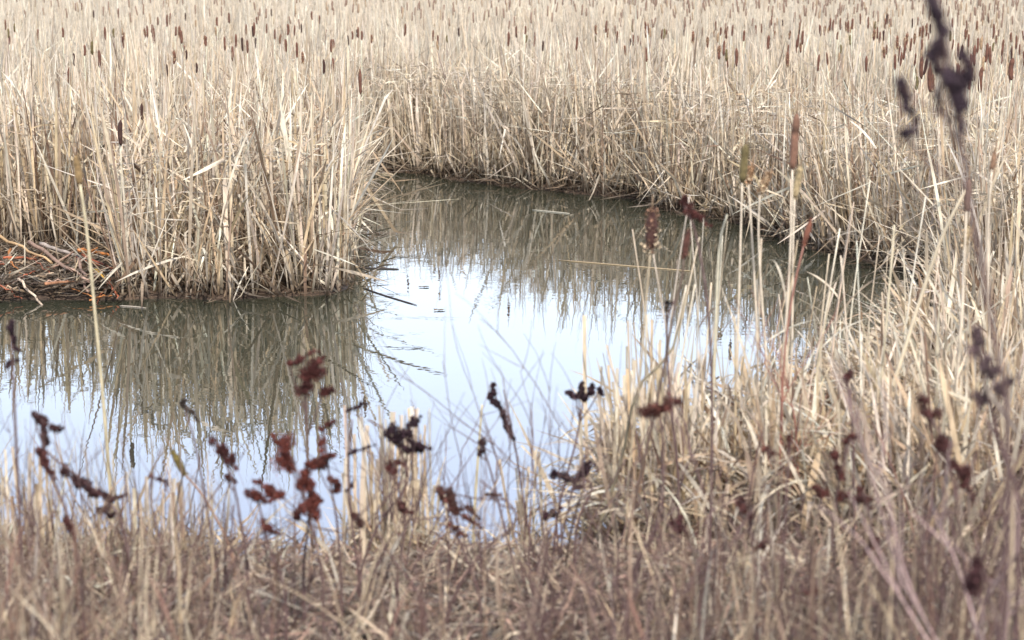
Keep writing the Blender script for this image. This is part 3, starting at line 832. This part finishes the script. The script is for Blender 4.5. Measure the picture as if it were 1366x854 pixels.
# ------------------------------------------------------------------ dock plants with dark seed spikes (out of focus, near bank)
REDB = (.085, .026, .022); DKP = (.040, .020, .026); PURP = (.115, .068, .062); BRN = (.07, .035, .027)
def dock(stem, D, clusters, label, col=REDB, stemcol=PURP, sr=.0052, size=.0055, name='dock_plant', cat='dock plant'):
    """stem: pixel path from the foot; clusters: (pixel path, radius in px)"""
    S = F / D
    pts = [P(u, v_, D) for u, v_ in stem]
    g0 = float(gz(pts[0].x, pts[0].y))
    if pts[0].z > g0 + .01: pts = [Vector((pts[0].x, pts[0].y, g0 - .01))] + pts
    foot = pts[0]; off = np.array(foot)
    e = empty(name, foot, label, cat)
    mb = MB(); sp = np.array([np.array(q) for q in spline(pts, 16)]) - off
    tube(mb, sp, np.linspace(sr * 1.2, sr * .6, 16), np.array(stemcol), sides=6)
    mb.obj('stem', M_TWIG, e)
    for path, r in clusters:
        dz = R.normal(0, .03)
        q = [np.array(P(u, v_, D)) - off for u, v_ in path]
        sp2 = np.array(spline(q, 7)); sp2[:, 1] += dz * np.linspace(0, 1, 7)
        # a thin side stem that ties the cluster to the main stem
        k = np.argmin(np.linalg.norm(sp - sp2[0], axis=1))
        mb = MB()
        k = max(0, k - 2)
        tube(mb, spline([sp[k], (sp[k] + sp2[0]) / 2 + np.array([0, 0, -.01]), sp2[0]], 5) + list(sp2[1:]), np.linspace(sr * .6, sr * .3, 11), np.array(stemcol), sides=6)
        Lp = np.sum(np.linalg.norm(np.diff(sp2, axis=0), axis=1)); rad = r / S
        prof = rad * (.45 + .6 * np.sin(np.linspace(.4, PI, 7))) * (1 + .38 * R.standard_normal(7))
        prof = np.clip(prof, rad * .35, None) * .85; sp2[1:] += R.normal(0, rad * .35, (6, 3))
        # whorls: separate knots of dry seeds along the spike, thinner towards the tip
        rad = rad * 1.12
        nk = int(max(5, Lp / .0085))
        for q in np.linspace(0, 1, nk):
            c0 = np.array([np.interp(q * 6, range(7), sp2[:, a]) for a in range(3)])
            tp = (.55 + .6 * math.sin(.5 + 2.5 * q)) * (1.15 - .55 * q)
            if R.random() < .12 and 0 < q < 1: continue
            d = R.normal(0, 1, 3); d /= np.linalg.norm(d); off2 = d * rad * R.uniform(.2, .95) * tp
            rk = rad * R.uniform(.38, .72) * tp
            flakes(mb, [c0 + off2 * .3, c0 + off2 + np.array([0, 0, rk * .3])], rk, int(30 + 100 * min(rk / .012, 2.0)), size, np.array(col) * R.uniform(.7, 1.35), .4, 1.5)
        flakes(mb, sp2, rad * .45, int(40 + Lp * 300), size * .8, col, .4, 1.6)
        mb.obj('seed_cluster', M_FLAKE, e)
    return e

dock([(405, 760), (412, 690), (410, 600), (408, 500)], 6.6, [([(405, 520), (425, 480)], 15), ([(430, 525), (445, 515)], 9), ([(385, 485), (422, 470)], 6)], 'red brown dock with a square seed clump over the stand\'s dark reflection')
dock([(430, 770), (420, 720), (400, 640), (372, 575)], 6.3, [([(392, 630), (378, 605), (372, 575)], 17), ([(400, 650), (418, 610)], 9), ([(375, 660), (345, 645)], 10), ([(420, 690), (408, 650)], 14), ([(430, 600), (425, 590)], 6)], 'big rusty red dock with the heaviest seed clumps left of centre', col=(.13, .036, .026))
dock([(170, 770), (160, 690), (110, 640), (60, 600), (55, 560)], 6.4, [([(45, 555), (80, 580)], 8), ([(58, 570), (55, 605)], 7), ([(88, 630), (125, 660), (165, 665)], 9), ([(130, 680), (155, 690)], 8)], 'drooping dark dock arching over the water at the far left', col=(.06, .026, .026))
dock([(330, 760), (320, 690), (310, 640), (290, 590)], 6.5, [([(287, 592), (305, 610), (315, 625)], 10), ([(300, 635), (312, 650)], 5)], 'small red dock between the leaning olive cattail and the big rusty one')
dock([(290, 760), (280, 700), (262, 600), (245, 540)], 7.0, [([(244, 536), (268, 562)], 5)], 'thin stem with one slanting dark seed spike above the olive cattail', col=(.07, .05, .04))
dock([(480, 770), (505, 700), (545, 640), (520, 580), (490, 560)], 7.0, [([(515, 574), (545, 578), (570, 590)], 12), ([(545, 570), (560, 560)], 7), ([(535, 595), (562, 600)], 7)], 'dark rounded seed clump beside the blunt spiked tuft', col=DKP)
dock([(530, 770), (540, 700), (527, 630), (523, 600)], 6.8, [([(520, 628), (530, 618)], 10)], 'short stem with one small red knob below the dark clump')
dock([(715, 760), (700, 680), (688, 600), (672, 520)], 7.6, [([(655, 516), (663, 535), (668, 548)], 6), ([(671, 553), (676, 568), (686, 580)], 4)], 'sharp dark hooked seed spike hanging alone over open water', col=DKP, size=.010)
dock([(690, 780), (672, 700), (655, 630), (645, 600)], 7.0, [([(638, 602), (648, 586)], 8)], 'small dark seed knob touching the cut stalk in open water', col=(.06, .03, .03))
dock([(735, 770), (745, 680), (768, 590), (778, 535)], 7.6, [([(768, 530), (758, 523)], 5), ([(773, 528), (773, 508)], 5), ([(778, 530), (792, 516)], 6), ([(800, 520), (805, 528)], 3)], 'crow foot shaped dark seed head over open water by the right bank', col=DKP, size=.010)
dock([(765, 780), (770, 700), (790, 650), (770, 635)], 7.4, [([(737, 630), (755, 640), (770, 650)], 7), ([(770, 640), (792, 618)], 8), ([(775, 650), (762, 655)], 5)], 'spreading dark seed head at the foot of the right bank', col=DKP)
dock([(720, 790), (728, 740), (735, 700)], 7.2, [([(728, 692), (746, 686)], 10)], 'low dark knob of seeds against the last strip of water', col=(.06, .025, .03))
dock([(840, 780), (880, 690), (885, 600), (880, 560)], 6.0, [([(862, 555), (885, 545)], 13), ([(890, 545), (905, 535)], 11)], 'blurred red brown seed clump in front of the right bank\'s first tuft', col=(.10, .034, .026))
dock([(950, 560), (945, 420), (930, 320), (915, 275)], 7.2, [([(910, 268), (922, 288), (945, 296)], 8)], 'dark red drooping seed clump against the far shore waterline', col=(.09, .03, .025))
dock([(1040, 800), (1045, 740), (1050, 640), (1055, 585)], 6.0, [([(1050, 585), (1056, 600)], 6), ([(1020, 600), (1035, 602)], 5)], 'faint red seed knobs on a thin stem in the middle of the right bank', col=(.11, .04, .03))
dock([(1120, 800), (1110, 720), (1120, 640), (1135, 585)], 6.0, [([(1128, 590), (1145, 582)], 7), ([(1115, 610), (1125, 640)], 9), ([(1085, 650), (1105, 665)], 8), ([(1118, 665), (1130, 655)], 6)], 'forked dark red dock in front of the heaped right bank', col=(.10, .032, .026))
dock([(1140, 760), (1138, 600), (1134, 520)], 7.2, [([(1130, 505), (1137, 500)], 7)], 'single round dark seed knob in front of pale heaped reeds')
dock([(1290, 820), (1280, 700), (1262, 600), (1235, 545)], 5.4, [([(1232, 540), (1245, 570)], 11), ([(1255, 590), (1265, 610)], 13), ([(1275, 620), (1300, 660)], 12)], 'large blurred dock stooping over the right bank', col=(.09, .034, .03))
dock([(940, 800), (925, 740), (912, 700)], 6.0, [([(898, 700), (925, 712)], 8), ([(908, 692), (905, 710)], 7)], 'small dark clump low in front of the first tuft of the right bank', col=(.08, .03, .03))
dock([(1100, 850), (1085, 820), (1075, 795)], 5.2, [([(1062, 787), (1092, 786)], 7)], 'low flat dark seed spike near the bottom of the right bank', col=(.09, .035, .03))
dock([(1330, 860), (1318, 800), (1310, 760)], 4.2, [([(1300, 790), (1312, 752)], 17)], 'largest dark brown seed blob low at the right', col=(.055, .022, .022))
dock([(1360, 700), (1335, 600), (1310, 500), (1296, 430)], 4.4, [([(1300, 445), (1316, 490), (1330, 520)], 12), ([(1330, 520), (1350, 500)], 8), ([(1300, 530), (1325, 540)], 8)], 'tall blurred purplish dock crossing the heaped reeds at the right edge', col=(.13, .085, .085))
dock([(1345, 640), (1320, 420), (1290, 250), (1272, 120), (1250, -10)], 3.3,
     [([(1248, 5), (1258, 40), (1262, 80)], 11), ([(1262, 90), (1275, 130), (1277, 175)], 11), ([(1250, 60), (1252, 90), (1272, 110)], 10), ([(1200, 112), (1212, 135), (1222, 158)], 9),
      ([(1285, 70), (1290, 100), (1272, 130)], 9), ([(1203, 180), (1210, 172)], 8), ([(1250, 120), (1256, 150)], 4)],
     'tall soft blurred purple brown dock reaching the top of the reed bed', col=(.075, .05, .06), size=.009)
dock([(20, 560), (18, 500), (15, 440)], 6.2, [([(12, 430), (22, 470)], 7), ([(10, 490), (20, 482)], 6)], 'dark seed cluster at the left edge above the water', col=DKP)
dock([(480, 780), (470, 700), (465, 620), (470, 560)], 6.8, [([(462, 548), (492, 540)], 4), ([(465, 604), (498, 597)], 4), ([(462, 655), (470, 645)], 4)], 'thin stem with three small dark level tassels left of the blunt spiked tuft', col=DKP)
dock([(640, 800), (620, 740), (600, 690), (580, 650)], 6.6, [([(588, 660), (610, 685), (640, 700)], 6), ([(600, 700), (625, 715)], 5)], 'reddish slanting spray of seeds over the near edge of the water', col=(.12, .05, .04))
dock([(905, 640), (893, 520), (890, 430), (900, 400)], 7.8, [([(888, 412), (896, 404)], 5)], 'tiny dark bud on a crooked twig in front of the bright gap', col=(.07, .05, .04))

dock([(455, 780), (450, 700), (440, 640), (432, 570)], 6.5, [([(430, 575), (445, 560)], 6), ([(425, 625), (445, 600)], 10), ([(395, 690), (425, 670)], 9), ([(440, 640), (452, 660)], 7)], 'rusty dock close beside the heaviest red one, nearer the water\'s middle', col=(.11, .034, .026))
dock([(380, 790), (362, 740), (350, 690), (338, 650)], 6.2, [([(335, 655), (362, 672)], 9), ([(350, 700), (372, 716)], 8)], 'low red dock at the foot of the heaviest red one', col=(.12, .036, .028))
dock([(110, 790), (100, 720), (80, 660), (60, 620)], 6.1, [([(52, 600), (70, 640)], 8), ([(88, 690), (100, 720)], 6)], 'low red brown dock under the drooping dark one at the far left', col=(.09, .032, .028))
dock([(215, 800), (212, 720), (200, 660), (205, 630)], 6.4, [([(203, 636), (222, 645)], 6)], 'thin stem with one slim dark seed spike left of the leaning olive cattail', col=(.07, .03, .03))
dock([(600, 810), (640, 740), (690, 690), (640, 640)], 6.6, [([(590, 655), (612, 668), (640, 690)], 7), ([(650, 660), (668, 664)], 4)], 'long arched weed whose seeds hang over the last strip of water', col=(.10, .045, .035))
dock([(560, 800), (520, 740), (500, 690), (540, 640)], 6.4, [([(528, 668), (548, 690)], 8), ([(470, 690), (492, 700)], 7)], 'brown dock leaning at the foot of the blunt spiked tuft', col=(.085, .035, .03))
dock([(1180, 840), (1172, 760), (1160, 690), (1150, 650)], 5.6, [([(1145, 655), (1160, 680)], 9), ([(1172, 720), (1150, 735)], 7)], 'dull red dock below the forked one on the right bank', col=(.09, .035, .03))
dock([(1010, 840), (1006, 760), (1000, 700), (990, 665)], 5.8, [([(985, 670), (1000, 690)], 8), ([(1010, 730), (1025, 722)], 6)], 'dull red dock standing between two others low on the right bank', col=(.09, .035, .03))

# ------------------------------------------------------------------ twiggy weeds: fine branching stems
def twiggy(u, v_, D, hpx, lean, label, n0=5, col=PURP, group=None, r=.0034):
    b = P(u, v_, D); b.z = float(gz(b.x, b.y)) - .005
    S = F / D; e = empty('twiggy_weed', b, label, 'weed', group)
    def grow(mb, p, d, L, rad, depth):
        n = 7; pts = [p]; q = p.copy(); dd = d.copy(); bend = R.normal(0, .10, 3)
        for i in range(n - 1):
            dd = dd + bend / n * 2 + R.normal(0, .05, 3); dd /= np.linalg.norm(dd)
            q = q + dd * L / (n - 1); pts.append(q.copy())
        tube(mb, pts, np.linspace(rad, rad * .5, n), np.array(col) * R.uniform(.8, 1.5), sides=4, cap=False)
        if depth > 0:
            for k in range(int(R.integers(2, 4))):
                i = int(R.integers(2, n)); d2 = dd + R.normal(0, .42, 3); d2[2] = abs(d2[2]) + .2; d2 /= np.linalg.norm(d2)
                grow(mb, pts[min(i, n - 1)], d2, L * R.uniform(.4, .75), rad * .62, depth - 1)
    for k in range(n0):
        mb = MB()
        d = np.array([lean + R.normal(0, .22), R.normal(0, .15), 1.0]); d /= np.linalg.norm(d)
        grow(mb, np.array([R.normal(0, .015), R.normal(0, .015), 0]), d, hpx / S * R.uniform(.6, 1.0), r, 2)
        mb.obj('stem', M_TWIG, e, smooth=True)
    return e
gt = 'fine twiggy weeds on the near bank'
tw = [(540, 760, 7.6, 250, .0), (600, 760, 7.4, 230, .05), (650, 770, 7.2, 280, -.1), (705, 770, 7.3, 300, .0), (750, 770, 7.4, 260, .1), (480, 770, 7.0, 230, .1),
      (380, 780, 6.6, 220, -.05), (300, 770, 7.0, 200, .05), (235, 770, 6.8, 220, .0), (150, 780, 6.5, 230, .1), (90, 780, 6.4, 250, -.1), (30, 770, 6.6, 250, .05),
      (820, 780, 6.6, 260, .1), (870, 640, 8.0, 260, .05), (960, 760, 6.6, 300, .0), (1060, 780, 6.3, 260, -.1), (1150, 790, 6.0, 260, .1), (1230, 790, 5.8, 300, .0), (1320, 800, 5.6, 330, -.1),
      (60, 830, 5.8, 240, .0), (190, 830, 5.9, 200, .1), (330, 830, 5.9, 160, -.1), (450, 840, 5.8, 150, .2), (570, 840, 5.9, 140, -.2), (700, 840, 6.0, 160, .1), (830, 840, 5.8, 170, -.1), (940, 840, 5.7, 230, .1), (1060, 840, 5.6, 230, .0), (1190, 840, 5.4, 260, .1), (1300, 850, 5.2, 280, -.1)]
for k in range(12):
    tw.append((R.uniform(820, 1366), 850, R.uniform(5.0, 6.2), R.uniform(170, 300), R.normal(0, .15)))
for k in range(10):
    tw.append((R.uniform(0, 820), 850, R.uniform(5.2, 6.2), R.uniform(130, 210), R.normal(0, .15)))
for u, v_, D, h, ln in tw:
    twiggy(u, v_, D, h, ln, 'fine purple brown twiggy weed branching upward from the near bank', n0=4 if v_ < 800 else 5, group=gt)
twiggy(1350, 860, 4.6, 420, -.28, 'pale pinkish thick forked weed stem curving up at the lower right', n0=2, col=(.36, .25, .23), r=.006)
twiggy(1045, 620, 8.2, 260, .0, 'rust red forked twig standing in the right shallows', n0=4, col=(.26, .11, .08), r=.004)

# ------------------------------------------------------------------ light
SUN_EL, SUN_AZ = math.radians(47), math.radians(168)   # azimuth measured from +Y (view direction) towards +X
world = bpy.data.worlds.new('World'); scene.world = world; world.use_nodes = True
nt = world.node_tree; nt.nodes.clear(); L = nt.links.new
out = node(nt, 'ShaderNodeOutputWorld'); bg = node(nt, 'ShaderNodeBackground', Strength=.15)
sky = node(nt, 'ShaderNodeTexSky'); sky.sky_type = 'NISHITA'; sky.sun_disc = False
sky.sun_elevation = SUN_EL; sky.sun_rotation = SUN_AZ; sky.air_density = 1.0; sky.dust_density = 2.5; sky.ozone_density = 1.0
# thin bright haze over the blue: mixes the sky towards a cool white
tcw = node(nt, 'ShaderNodeTexCoord')
sepw = node(nt, 'ShaderNodeSeparateXYZ'); L(tcw.outputs['Generated'], sepw.inputs[0])
hz = node(nt, 'ShaderNodeMixRGB'); hz.inputs[0].default_value = .85
crw = node(nt, 'ShaderNodeValToRGB'); ew = crw.color_ramp.elements
ew[0].position = 0; ew[0].color = (.88, .94, 1.0, 1)
ew[1].position = 1; ew[1].color = (.20, .26, .36, 1)
for pp, cc in ((.2, (.80, .90, 1.05)), (.28, (.72, .82, 1.08)), (.55, (.36, .44, .56))):
    kw = ew.new(pp); kw.color = cc + (1,)
L(sepw.outputs['Z'], crw.inputs[0])
# the cloud veil is brightest over the far side of the marsh
dr = node(nt, 'ShaderNodeMapRange'); dr.inputs[1].default_value = -.2; dr.inputs[2].default_value = .9
dr.inputs[3].default_value = 15.5; dr.inputs[4].default_value = 22.5
L(sepw.outputs['Y'], dr.inputs[0])
vm = node(nt, 'ShaderNodeVectorMath', operation='SCALE'); L(crw.outputs[0], vm.inputs[0]); L(dr.outputs[0], vm.inputs['Scale'])
L(sky.outputs[0], hz.inputs[1]); L(vm.outputs[0], hz.inputs[2]); L(hz.outputs[0], bg.inputs[0]); L(bg.outputs[0], out.inputs[0])
sd_ = bpy.data.lights.new('sun', 'SUN'); sd_.energy = 5.0; sd_.angle = math.radians(1.2); sd_.color = (1, .955, .875)
so = bpy.data.objects.new('sun', sd_); COL.objects.link(so)
sdir = Vector((math.sin(SUN_AZ) * math.cos(SUN_EL), math.cos(SUN_AZ) * math.cos(SUN_EL), math.sin(SUN_EL)))
so.rotation_euler = sdir.to_track_quat('Z', 'Y').to_euler()

scene.view_settings.view_transform = 'Standard'
scene.view_settings.look = 'None'
scene.view_settings.exposure = 0
scene.cycles.max_bounces = 6
scene.cycles.diffuse_bounces = 3
scene.cycles.transmission_bounces = 3
scene.render.engine = 'CYCLES'
scene.cycles.use_denoising = True
